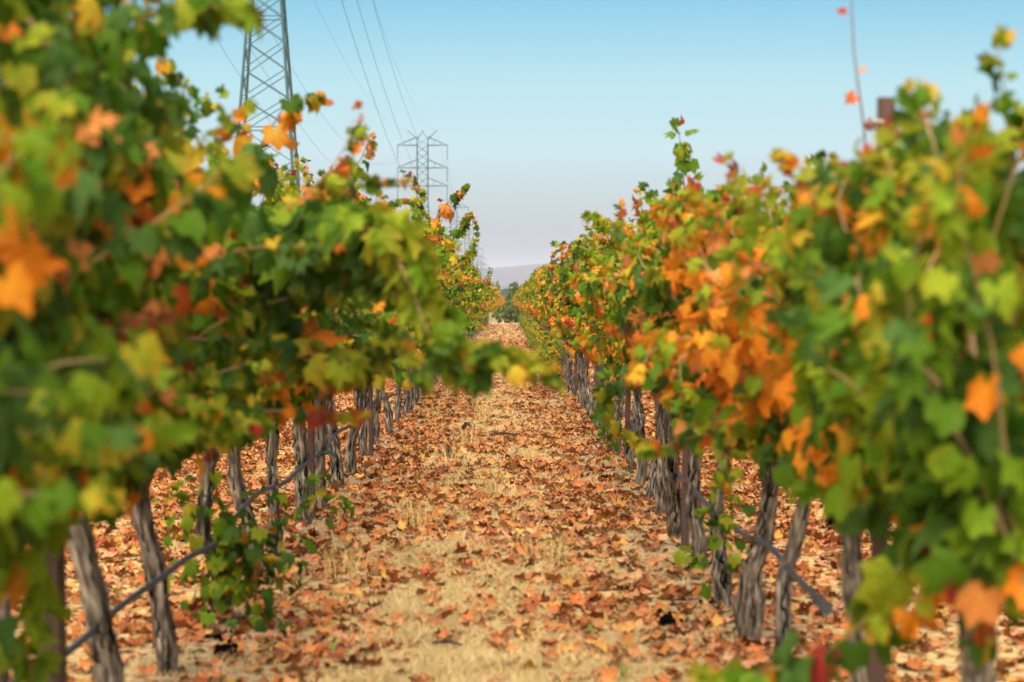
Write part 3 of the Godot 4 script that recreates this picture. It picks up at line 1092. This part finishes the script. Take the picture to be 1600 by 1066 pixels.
# ---------------------------------------------------------------- trellis and hoses
func make_post(label: String, x: float, z: float, tall: float, w: float, col: Color, tilt := 0.0, loop := false) -> void:
	var o := base("trellis_post", Vector3(x, 0, z))
	o.rotation.z = tilt
	tag(o, label, "post", "trellis posts of the vine rows")
	var mb := MB.new()
	var h := w * 0.5
	var c := h * 0.3
	var ring := [Vector2(-h, -h + c), Vector2(-h, h - c), Vector2(-h + c, h), Vector2(h - c, h), Vector2(h, h - c), Vector2(h, -h + c), Vector2(h - c, -h), Vector2(-h + c, -h)]
	for k in 8:
		var a: Vector2 = ring[k]
		var b: Vector2 = ring[(k + 1) % 8]
		mb.quad(Vector3(b.x, -0.1, b.y), Vector3(b.x, tall, b.y), Vector3(a.x, tall, a.y), Vector3(a.x, -0.1, a.y), col)
	for k in range(1, 7):
		var kk := mb.v.size()
		for p in [ring[0], ring[k + 1], ring[k]]:
			mb.v.append(Vector3(p.x, tall, p.y))
			mb.n.append(Vector3.UP)
			mb.c.append(col)
			mb.t.append(p)
		mb.i.append_array([kk, kk + 1, kk + 2])
	part("shaft", mb.mesh(M.rust), o)
	if loop:
		var pts := PackedVector3Array()
		var radii := PackedFloat32Array()
		for k in 17:
			var a := TAU * k / 16
			pts.append(Vector3(cos(a) * w * 1.0, tall - 0.075 - 0.008 * sin(a * 2.0), sin(a) * w * 0.9))
			radii.append(0.0035)
		for k in 4:
			pts.append(Vector3(w * (1.0 + 0.25 * (k + 1)), tall - 0.08 + 0.008 * k, 0.0))
			radii.append(0.003)
		var lm := MB.new()
		lm.tube(pts, radii, 5, Color(0.3, 0.31, 0.24))
		part("wire_loop", lm.mesh(M.plain), o)
	o.remove_meta("counts")

func strand(called: String, label: String, category: String, group: String, pts: PackedVector3Array, r: float, mat: Material) -> MeshInstance3D:
	var radii := PackedFloat32Array()
	radii.resize(pts.size())
	radii.fill(r)
	var mb := MB.new()
	mb.tube(pts, radii, 6, Color(1, 1, 1))
	var o := part(called, mb.mesh(mat), self)
	tag(o, label, category, group)
	return o

func make_trellis(trunks_left: Array, trunks_right: Array) -> void:
	var wood := Color(0.06, 0.035, 0.022)
	var steel := Color(0.075, 0.04, 0.032)
	var left := [7.0, 15.75, 22.5, 30.8]
	var lw := ["thick dark wooden post at the front of the left row beside a leaning trunk", "dark post against the double trunk by the green hose tie", "dark post among the close trunks midway up the left row", "slim dark post after the forked trunks of the left row"]
	for k in 4:
		make_post(lw[k], ROW_LEFT + (0.02 if k else -0.02), -left[k], 1.7 if k == 0 else 1.98, 0.078 if k == 0 else 0.045, wood if k == 0 else steel, 0.01)
	var right := [6.66, 13.9, 20.7, 28.0]
	var rw := ["rusty post rising above the orange leaves with a wire loop near its top", "dark post behind the orange shoots, second of the right row", "dark post whose top shows over the right row beyond the tall shoot", "dark post among the shaded trunks far up the right row"]
	for k in 4:
		make_post(rw[k], ROW_RIGHT, -right[k], 2.07, 0.046, steel, -0.012, k == 0)
	var d := 38.5
	while d < 150.0:
		make_post("far dark post in the left row, half hidden by leaves", ROW_LEFT, -d, 1.95, 0.045, steel)
		make_post("far dark post in the right row, half hidden by leaves", ROW_RIGHT, -d + 2.0, 1.95, 0.045, steel)
		d += 8.0
	for s in 2:
		var x: float = [ROW_LEFT, ROW_RIGHT][s]
		var w: String = ["left", "right"][s]
		for h in [0.97, 1.35, 1.75]:
			var pts := PackedVector3Array()
			var z := -3.5
			while z > -150.0:
				pts.append(Vector3(x + 0.03, h + 0.008 * sin(z), z))
				z -= 2.0
			strand("trellis_wire", "%s trellis wire running through the leaves of the %s row" % [{0.97: "lowest", 1.35: "middle", 1.75: "top"}[h], w], "wire", "trellis wires of the two rows", pts, 0.0018, M.wire)
	# drip hoses, sagging between their ties
	for s in 2:
		var x: float = [ROW_LEFT, ROW_RIGHT][s]
		var pts := PackedVector3Array()
		var z := -3.6 if s == 0 else -7.55
		var h0: float = [0.44, 0.46][s]
		while z > -70.0:
			var sag := 0.018 * sin(z * 1.9 + s) + 0.006 * sin(z * 3.7)
			var h := h0 + sag + (0.075 * smoothstep(10.5, 7.6, -z) if s == 1 else 0.0)
			pts.append(Vector3(x + 0.05 * (1.0 - 2.0 * s) * 0.0 + 0.03 * sin(z * 1.1), h, z))
			z -= 0.16 if z > -25.0 else 0.5
		var o := strand("drip_hose", ["dark blue grey irrigation hose sagging along the trunks of the left row", "dark irrigation hose along the right row ending in a coupling"][s], "hose", "irrigation hoses", pts, 0.0125, M.hose)
		if s == 1:
			var c := MB.new()
			c.tube(PackedVector3Array([pts[0] + Vector3(0, 0.002, 0.06), pts[0] + Vector3(0, 0, -0.03)]), PackedFloat32Array([0.021, 0.019]), 10, Color(0.035, 0.037, 0.045))
			part("coupling", c.mesh(M.plain), o)
			c = MB.new()
			c.tube(PackedVector3Array([pts[1] + Vector3(0, 0.0, 0.0), pts[1] + Vector3(0, -0.002, -0.05)]), PackedFloat32Array([0.019, 0.018]), 10, Color(0.03, 0.03, 0.035))
			part("clamp", c.mesh(M.plain), o)
		else:
			var c := MB.new()
			var at := Vector3(ROW_LEFT + 0.03, 0.43, -16.5)
			c.tube(PackedVector3Array([at + Vector3(-0.05, 0.03, 0), at + Vector3(0.0, 0.0, 0.02), at + Vector3(0.055, 0.02, 0.01), at + Vector3(0.1, -0.03, 0)]), PackedFloat32Array([0.008, 0.014, 0.016, 0.006]), 7, Color(0.01, 0.07, 0.05))
			part("green_tie", c.mesh(M.plain), o)

# ---------------------------------------------------------------- odds and ends on the ground
func make_debris() -> void:
	rng.seed = 53
	var bunch := [[Vector3(-1.17, 0.05, -9.75), "fallen bunch of dark grapes by the pale stones under the left row"], [Vector3(0.71, 0.05, -10.6), "fallen bunch of dark grapes at the edge of the leaves near the right trunks"]]
	for q in bunch:
		var o := base("grape_bunch", q[0])
		tag(o, q[1], "grape bunch", "grape bunches fallen on the ground")
		for k in 30:
			var mb := MB.new()
			var d := Vector3(rng.randfn(0, 0.024), absf(rng.randfn(0, 0.02)), rng.randfn(0, 0.024))
			ball(mb, d, rf(0.009, 0.012), Color(0.045, 0.045, 0.09) * rf(0.7, 1.5), 5, 8)
			part("grape", mb.mesh(M.plain), o)
		o.remove_meta("counts")
	# dark prunings
	var twigs := [
		[[Vector3(-0.53, 0.02, -27.2), Vector3(-0.47, 0.1, -27.0), Vector3(-0.4, 0.04, -26.8), Vector3(-0.36, 0.02, -26.7)], 0.03, "knobbly dark piece of pruned wood on the far path"],
		[[Vector3(-0.62, 0.03, -22.4), Vector3(-0.56, 0.1, -22.3), Vector3(-0.5, 0.03, -22.2), Vector3(-0.4, 0.03, -22.1)], 0.028, "dark forked pruning lying by the left edge of the path"],
		[[Vector3(-0.2, 0.02, -26.0), Vector3(-0.05, 0.05, -25.9), Vector3(0.08, 0.03, -25.8)], 0.022, "grey stick lying across mid path beyond the tuft"],
		[[Vector3(-0.08, 0.05, -18.95), Vector3(0.0, 0.015, -18.9), Vector3(0.07, 0.015, -18.88), Vector3(0.13, 0.05, -18.85)], 0.014, "short curved twig lying among leaves in mid path"],
		[[Vector3(-1.05, 0.02, -17.8), Vector3(-0.95, 0.03, -17.3), Vector3(-0.85, 0.04, -16.8), Vector3(-0.78, 0.05, -16.6)], 0.008, "long thin bare twig beside the left trunks"],
		[[Vector3(0.45, 0.02, -22.6), Vector3(0.62, 0.03, -22.4), Vector3(0.75, 0.05, -22.3)], 0.018, "dark stick lying by the right row beyond the arching cane"],
		[[Vector3(-0.33, 0.02, -10.2), Vector3(-0.26, 0.035, -10.15), Vector3(-0.2, 0.02, -10.15)], 0.012, "small dark stalk on the bare straw at the front"],
		[[Vector3(0.75, 0.02, -11.2), Vector3(0.92, 0.03, -10.7), Vector3(1.02, 0.08, -10.5)], 0.006, "thin pale stick leaning out from the right trunks"]]
	for q in twigs:
		var path := through(q[0], 0.03)
		var radii := PackedFloat32Array()
		for k in path.size():
			radii.append((q[1] as float) * rf(0.7, 1.15) * (1.0 - 0.5 * k / path.size()))
		var mb := MB.new()
		mb.tube(path, radii, 7, Color(0.11, 0.09, 0.075))
		tag(part("fallen_twig", mb.mesh(M.bark), self), q[2], "twig", "prunings lying on the ground")
	# pale stones under the left row
	var stones := []
	for k in 26:
		stones.append(Vector3(-1.5 + rf(0.0, 0.5), 0, -9.6 - rf(0.0, 0.75)))
	for k in 14:
		stones.append(Vector3(0.95 + rf(-0.2, 0.2), 0, -rf(9.5, 17.0)))
	for k in stones.size():
		var p: Vector3 = stones[k]
		var mb := MB.new()
		ball(mb, Vector3.ZERO, rf(0.012, 0.03), Color(0.34, 0.32, 0.26) * rf(0.7, 1.2), 5, 7, Vector3(rf(0.8, 1.3), rf(0.45, 0.7), rf(0.8, 1.2)))
		p.y = ground_height(p.x, p.z) + 0.006
		tag(part("stone", mb.mesh(M.plain), self, Transform3D(Basis(Vector3.UP, rf(0, 6)), p)), "small pale stone in the gritty patch under the left trunks" if k < 26 else "small pale stone among leaves under the right trunks", "stone", "stones under the vines")

# ---------------------------------------------------------------- sky
func make_sky() -> PanoramaSkyMaterial:
	# elevation in degrees and the sky's colour there (sRGB)
	var stops := [[-90.0, 0.7, 0.71, 0.73], [0.0, 0.62, 0.63, 0.65], [1.3, 0.67, 0.69, 0.7], [2.4, 0.8, 0.885, 0.88], [3.6, 0.86, 1.005, 1.035], [5.2, 0.79, 1.005, 1.05], [7.1, 0.575, 0.905, 1.03], [9.0, 0.5, 0.82, 0.98], [16.0, 0.45, 0.71, 0.92], [35.0, 0.42, 0.65, 0.88], [90.0, 0.36, 0.56, 0.82]]
	var h := 1024
	var im := Image.create(16, h, false, Image.FORMAT_RGBF)
	for y in h:
		var e := 90.0 - (y + 0.5) / h * 180.0
		var c := Color()
		for k in stops.size() - 1:
			if e >= stops[k][0] and e <= stops[k + 1][0]:
				var t: float = (e - stops[k][0]) / (stops[k + 1][0] - stops[k][0])
				c = Color(stops[k][1], stops[k][2], stops[k][3]).srgb_to_linear().lerp(Color(stops[k + 1][1], stops[k + 1][2], stops[k + 1][3]).srgb_to_linear(), t)
				break
		for x in 16:
			im.set_pixel(x, y, c * 0.225)
	var m := PanoramaSkyMaterial.new()
	m.panorama = ImageTexture.create_from_image(im)
	return m

# ---------------------------------------------------------------- build
func _ready() -> void:
	rng.seed = 20
	hue_noise.seed = 3
	hue_noise.frequency = 1.1
	litter_noise.seed = 4
	litter_noise.frequency = 0.55
	litter_noise.fractal_octaves = 3
	ground_noise.seed = 6
	ground_noise.frequency = 0.05
	# camera, sky, sun, exposure
	var cam := Camera3D.new()
	cam.name = "camera"
	cam.position = Vector3(0, 1.5, 0)
	cam.rotation_degrees = Vector3(-0.976, -0.077, 0)
	var lens := CameraAttributesPhysical.new()
	lens.frustum_focal_length = 83.3
	lens.frustum_focus_distance = 26.0
	lens.exposure_aperture = 3.5
	lens.frustum_near = 0.1
	lens.frustum_far = 14000.0
	cam.attributes = lens
	cam.fov = rad_to_deg(2.0 * atan(12.0 / 83.3))
	cam.near = 0.1
	cam.far = 14000.0
	add_child(cam)
	cam.current = true
	var env := Environment.new()
	env.background_mode = Environment.BG_SKY
	env.sky = Sky.new()
	env.sky.sky_material = make_sky()
	env.tonemap_mode = Environment.TONE_MAPPER_LINEAR
	env.tonemap_exposure = 3.35
	env.sdfgi_enabled = true
	env.ssao_enabled = true
	env.ssil_enabled = true
	env.fog_enabled = true
	env.fog_density = 0.00016
	env.fog_light_color = Color(0.88, 0.91, 1.0)
	var world := WorldEnvironment.new()
	world.name = "world"
	world.environment = env
	add_child(world)
	var sun := DirectionalLight3D.new()
	sun.name = "sun"
	sun.light_energy = 1.5
	sun.light_color = Color(1.0, 0.93, 0.82)
	sun.light_angular_distance = 80.0
	sun.shadow_enabled = true
	add_child(sun)
	sun.look_at_from_position(Vector3(-1.1, 5.0, 4.0), Vector3.ZERO)

	make_materials()
	make_shapes()
	make_leaf_meshes()
	make_ground()
	make_far_land()
	make_power_line()

	var left := [4.75, 6.2, 7.8, 9.3, 10.8, 12.4, 13.6, 15.4, 16.7, 18.6, 20.1, 22.1, 24.0, 25.9, 28.4, 30.0, 31.7, 33.3, 35.0, 36.6, 38.3, 39.9]
	var right := [5.43, 7.1, 8.9, 10.15, 11.3, 12.8, 14.6, 16.1, 17.4, 18.8, 20.2, 22.4, 24.7, 26.5, 28.4, 30.1, 31.8, 33.4, 35.1, 36.7, 38.4, 40.0]
	var ordinal := ["first", "second", "third", "fourth", "fifth", "sixth", "seventh", "eighth", "ninth", "tenth", "eleventh", "twelfth", "thirteenth", "fourteenth", "fifteenth", "sixteenth", "seventeenth", "eighteenth", "nineteenth", "twentieth", "twenty-first", "twenty-second"]
	var lo := {
		1: {"extra": [{"at": [Vector3(-1.2, 1.1, -6.0), Vector3(-1.2, 0.95, -5.9), Vector3(-1.22, 0.75, -5.9), Vector3(-1.2, 0.5, -6.0)], "autumn": 0.05, "size": 0.085, "doubled": 1.0}, {"at": [Vector3(-1.0, 1.9, -5.9), Vector3(-0.9, 2.16, -5.7), Vector3(-0.75, 2.2, -5.6), Vector3(-0.62, 2.18, -5.6)], "autumn": 0.02, "size": 0.09}]},
		2: {"bend": [[0.0, 0.24], [-0.03, 0.5], [-0.09, 0.74], [-0.12, 0.88]], "r": 0.062, "extra": [{"at": [Vector3(-1.1, 1.9, -7.8), Vector3(-1.05, 2.15, -7.7), Vector3(-1.1, 2.27, -7.6), Vector3(-1.2, 2.3, -7.6)], "autumn": 0.3, "size": 0.05, "spread": 0.01, "doubled": 0.0}]},
		3: {"bend": [[-0.005, 0.17], [-0.06, 0.45], [-0.1, 0.6], [-0.12, 0.78]], "r": 0.056, "extra": [
			{"at": [Vector3(-1.0, 1.75, -8.2), Vector3(-0.6, 1.75, -7.2), Vector3(-0.34, 1.66, -6.6), Vector3(-0.17, 1.3, -6.5), Vector3(-0.08, 1.36, -6.45), Vector3(0.04, 1.3, -6.4), Vector3(0.11, 1.28, -6.4)], "autumn": 0.0, "spread": 0.13, "doubled": 1.5, "size": 0.1, "cx": -0.4},
			{"at": [Vector3(-1.0, 1.7, -8.3), Vector3(-0.52, 1.62, -7.1), Vector3(-0.3, 1.5, -6.7), Vector3(-0.17, 1.36, -6.6)], "autumn": 0.0, "spread": 0.13, "doubled": 1.5, "size": 0.1, "cx": -0.4},
			{"at": [Vector3(-1.0, 1.5, -8.3), Vector3(-0.6, 1.3, -7.4), Vector3(-0.36, 1.38, -7.0), Vector3(-0.26, 1.26, -6.9)], "autumn": 0.15, "spread": 0.1, "doubled": 1.2, "size": 0.09, "cx": -0.5},
			{"at": [Vector3(-1.1, 1.9, -9.3), Vector3(-0.95, 2.15, -9.3), Vector3(-0.85, 2.27, -9.2), Vector3(-0.72, 2.28, -9.1)], "autumn": 0.3, "size": 0.08}]},
		4: {"bend": [[0.02, 0.25], [-0.06, 0.45], [-0.02, 0.82]], "r": 0.05, "clumps": [{"at": Vector3(-1.3, 0.3, -10.7), "r": Vector3(0.3, 0.36, 0.25), "n": 130}, {"at": Vector3(-1.16, 0.34, -10.6), "r": Vector3(0.26, 0.3, 0.2), "n": 80}, {"at": Vector3(-1.4, 0.6, -10.6), "r": Vector3(0.2, 0.2, 0.2), "n": 26}]},
		5: {"bend": [[-0.02, 0.26], [-0.09, 0.53], [-0.14, 0.93]], "r": 0.055, "burl": 0.5, "extra": [{"at": [Vector3(-1.0, 2.0, -12.4), Vector3(-0.8, 2.2, -12.4), Vector3(-0.72, 2.35, -12.3)], "autumn": 0.2, "size": 0.06}]},
		6: {"bend": [[0.0, 0.3], [-0.02, 0.55], [0.0, 0.9]], "r": 0.045, "extra": [
			{"at": [Vector3(-1.2, 1.75, -13.2), Vector3(-1.0, 1.7, -12.8), Vector3(-0.95, 1.5, -12.6), Vector3(-0.93, 1.32, -12.6)], "autumn": 2.6, "spread": 0.1, "doubled": 1.2},
			{"at": [Vector3(-1.2, 1.6, -13.5), Vector3(-1.05, 1.5, -13.0), Vector3(-1.02, 1.3, -12.9), Vector3(-1.05, 1.1, -12.9)], "autumn": 2.6, "spread": 0.1, "doubled": 1.2}]},
		7: {"bend": [[0.0, 0.3], [-0.02, 0.6], [-0.04, 0.88]], "r": 0.065, "clumps": [{"at": Vector3(-1.14, 0.27, -14.3), "r": Vector3(0.26, 0.2, 0.2), "n": 30}]},
		9: {"bend": [[-0.01, 0.2], [-0.05, 0.5], [-0.09, 0.8]], "r": 0.062, "extra": [{"at": [Vector3(-0.8, 1.9, -18.6), Vector3(-0.6, 2.1, -18.4), Vector3(-0.45, 2.28, -18.2), Vector3(-0.34, 2.36, -18.0)], "autumn": 0.3, "size": 0.075}]},
		11: {"extra": [{"at": [Vector3(-0.8, 1.9, -22.0), Vector3(-0.6, 2.05, -21.8), Vector3(-0.45, 2.2, -21.5), Vector3(-0.36, 2.28, -21.3)], "autumn": 0.25, "size": 0.075}]},
	}
	var ro := {
		0: {"bend": [[0.0, 0.3], [0.02, 0.6], [0.03, 0.82]], "r": 0.058, "extra": [
			{"at": [Vector3(1.0, 1.1, -5.45), Vector3(0.9, 0.9, -5.4), Vector3(0.78, 0.72, -5.45), Vector3(0.62, 0.64, -5.5), Vector3(0.48, 0.61, -5.6)], "autumn": 0.03, "spread": 0.03, "size": 0.088},
			{"at": [Vector3(1.05, 1.1, -5.4), Vector3(0.98, 0.95, -5.3), Vector3(0.92, 0.84, -5.3), Vector3(0.86, 0.76, -5.35)], "autumn": 0.7, "spread": 0.03},
			{"at": [Vector3(1.16, 1.5, -5.5), Vector3(1.17, 1.8, -5.5), Vector3(1.15, 1.98, -5.5), Vector3(1.13, 2.1, -5.5)], "autumn": 0.1, "spread": 0.06, "doubled": 1.4},
			{"at": [Vector3(1.24, 1.5, -5.4), Vector3(1.24, 1.8, -5.3), Vector3(1.22, 1.98, -5.3)], "autumn": 0.2, "spread": 0.08, "doubled": 1.4},
			{"at": [Vector3(1.1, 1.1, -5.3), Vector3(1.06, 0.9, -5.1), Vector3(1.02, 0.75, -5.1)], "autumn": 0.02, "spread": 0.05}]},
		1: {"extra": [
			{"at": [Vector3(1.03, 1.0, -7.0), Vector3(1.03, 1.5, -6.92), Vector3(1.025, 1.88, -6.8), Vector3(1.005, 2.04, -6.75), Vector3(0.975, 2.2, -6.7), Vector3(0.965, 2.42, -6.7)], "autumn": 0.0, "bare": true, "size": 0.03, "spread": 0.0, "doubled": 0.0},
			{"at": [Vector3(0.9, 1.2, -7.6), Vector3(0.7, 1.1, -7.8), Vector3(0.58, 1.03, -7.9), Vector3(0.47, 1.0, -8.0)], "autumn": 1.4, "spread": 0.04}]},
		2: {"bend": [[0.0, 0.25], [0.015, 0.46], [0.06, 0.62], [0.1, 0.84]], "r": 0.042},
		3: {"bend": [[0.0, 0.3], [0.05, 0.46], [0.08, 0.62], [0.09, 0.85]], "r": 0.058, "knot": 0.4},
		4: {"bend": [[-0.03, 0.25], [-0.05, 0.5], [0.0, 0.8]], "r": 0.05, "clumps": [{"at": Vector3(1.0, 0.47, -11.0), "r": Vector3(0.14, 0.34, 0.15), "n": 34}]},
		5: {"bend": [[-0.01, 0.2], [-0.035, 0.4], [-0.02, 0.66], [0.0, 0.85]], "r": 0.055, "extra": [
			{"at": [Vector3(0.95, 1.9, -12.6), Vector3(0.92, 2.15, -12.5), Vector3(0.9, 2.32, -12.4), Vector3(0.88, 2.42, -12.4)], "autumn": 0.1, "size": 0.07},
			{"at": [Vector3(0.9, 1.85, -12.5), Vector3(0.8, 2.0, -12.4), Vector3(0.72, 2.1, -12.4)], "autumn": 0.15, "size": 0.06}], "clumps": [{"at": Vector3(1.03, 0.12, -12.6), "r": Vector3(0.16, 0.14, 0.1), "n": 14}]},
		6: {"bend": [[0.0, 0.22], [-0.02, 0.4], [-0.02, 0.8]], "r": 0.06, "burl": 0.1, "knot": 0.3, "tone": Color(0.11, 0.085, 0.065)},
		8: {"r": 0.06},
		10: {"clumps": [{"at": Vector3(0.84, 0.62, -20.0), "r": Vector3(0.2, 0.5, 0.2), "n": 46, "autumn": 0.15}]},
		11: {"extra": [{"at": [Vector3(0.9, 0.92, -22.0), Vector3(0.6, 0.82, -21.6), Vector3(0.3, 0.56, -21.0), Vector3(0.1, 0.42, -20.6), Vector3(0.0, 0.36, -20.4)], "bare": true}]},
		13: {"extra": [{"at": [Vector3(0.8, 1.7, -26.4), Vector3(0.62, 1.83, -26.2), Vector3(0.55, 1.88, -26.0)], "autumn": 0.2, "size": 0.06}]},
	}
	for s in 2:
		var spots: Array = [left, right][s]
		for k in spots.size():
			var opt: Dictionary = [lo, ro][s].get(k, {})
			var near: float = spots[k]
			opt.leaf_parts = 230 if near < 26.0 else 150
			opt.cane_parts = true
			opt.high = [1.25, 1.0][s] * (1.3 if k < 2 and s == 0 else 1.0)
			opt.floor = [1.1, 0.82][s]
			opt.slope = [1.0 if k > 1 else 0.5, 0.4][s]
			opt.loose = 0.14 if s == 0 and k > 1 else 0.0
			opt.reach = [0.95, 0.5][s] * (0.6 if k == 0 else 0.5 if k == 1 and s == 0 else 1.0)
			opt.lean = [0.27, -0.06][s]
			opt.spread = [0.38, 0.32][s]
			opt.out = [1.0, 0.55][s]
			opt.canes = 34 if (s == 0 and k < 3) or (s == 1 and k == 0) else 25
			opt.ceil = [2.43 if k > 5 else 2.3 if k > 4 else 2.2, 2.02][s]
			if s == 1 and k < 4:
				opt.ceil = [1.94, 1.78, 1.86, 1.95][k]
			if s == 0 and k < 2:
				opt.ceil = [2.65, 2.42][k]
			var bare := []
			var ex := []
			for e in opt.get("extra", []):
				if e.get("bare", false): bare.append(e)
				else: ex.append(e)
			opt.extra = ex
			var at := Vector3([ROW_LEFT, ROW_RIGHT][s] + rf(-0.015, 0.015), 0, -near)
			var gr := []
			if k % 3 == 1:
				gr = [Vector3(0.1 * [1, -1][s], rf(0.95, 1.1), rf(-0.4, 0.4)), Vector3(0.14 * [1, -1][s], rf(1.0, 1.3), rf(-0.5, 0.5))]
			opt.grapes = gr
			var o := build_vine("grapevine", at, [1.0, -1.0][s], [0.14, [0.3, 0.42, 0.8, 1.05, 1.0, 0.9, 0.8, 0.65][mini(k, 7)]][s], opt)
			for e in bare:
				var pts := []
				for q in e.at:
					pts.append((q as Vector3) - at)
				var path := through(pts)
				part("bare_cane", cane_mesh(path, 0.0062, Color(0.11, 0.055, 0.045)), o)
				if k == 1:
					for w in 4:
						part("young_leaf", leaf_meshes[w][[13, 17, 12, 17][w]], o, leaf_frame(path[clampi(int(path.size() * [0.78, 0.915, 0.84, 0.7][w]), 0, path.size() - 1)] + Vector3([-0.02, -0.022, 0.012, 0.015][w], 0, 0.005), Vector3([-0.8, -0.7, 0.5, 0.6][w], [-0.6, 0.2, 0.6, -0.5][w], 0.2), Vector3(0.5 - 0.4 * w, 0.5, 0.45), [0.03, 0.024, 0.018, 0.026][w]))
			o.remove_meta("counts")
			var look: String = ["mostly green", "green and orange"][s]
			var side: String = ["left", "right"][s]
			tag(o, "%s grapevine, %s in the %s row counted from the front" % [look, ordinal[k], side], "grapevine", "grapevines of the %s row" % side)
	# far vines: a few of each row built, the others copies
	for s in 2:
		var protos := []
		for k in 5:
			var o := build_vine("grapevine", Vector3.ZERO, [1.0, -1.0][s], [0.14, 0.5][s], {"canes": 15, "doubled": 0.6, "sides": 9, "high": [1.12, 1.02][s], "ceil": [2.3, 2.08][s], "floor": [1.0, 0.42][s], "slope": [0.9, 0.0][s], "reach": [0.85, 0.6][s], "droopers": [4, 2][s], "r": rf(0.036, 0.048), "clumps": [{"at": Vector3([0.05, -0.22][s], 0.45, 0.2), "r": Vector3(0.25, 0.4, 0.6), "n": [6, 70][s], "autumn": 0.4}], "seed": k * 77, "lean": [0.1, -0.06][s], "spread": [0.34, 0.3][s], "out": [0.8, 0.5][s]})
			protos.append(o)
		var d := 41.6
		var n := 0
		while d < ROW_END:
			var o: Node3D = protos[n] if n < 5 else copy(protos[rng.randi() % 5], "grapevine")
			o.position = Vector3([ROW_LEFT, ROW_RIGHT][s] + rf(-0.03, 0.03), 0, -d)
			o.scale = Vector3(1.0, rf(0.93, 1.06), 1.0)
			tag(o, "far grapevine merging with its neighbours in the distant half of the %s row" % ["left", "right"][s], "grapevine", "far grapevines of the %s row" % ["left", "right"][s])
			d += 1.65
			n += 1
		# the next row outwards, seen through gaps
		d = 7.0
		n = 0
		while d < 45.0:
			var o := copy(protos[n % 5], "grapevine")
			o.position = Vector3([ROW_LEFT - 2.37, ROW_RIGHT + 2.37][s], 0, -d)
			tag(o, "grapevine of the next row glimpsed behind the %s row" % ["left", "right"][s], "grapevine", "grapevines of the next row behind the %s one" % ["left", "right"][s])
			d += 1.65
			n += 1
	make_trellis(left, right)
	make_litter()
	make_straw()
	make_debris()
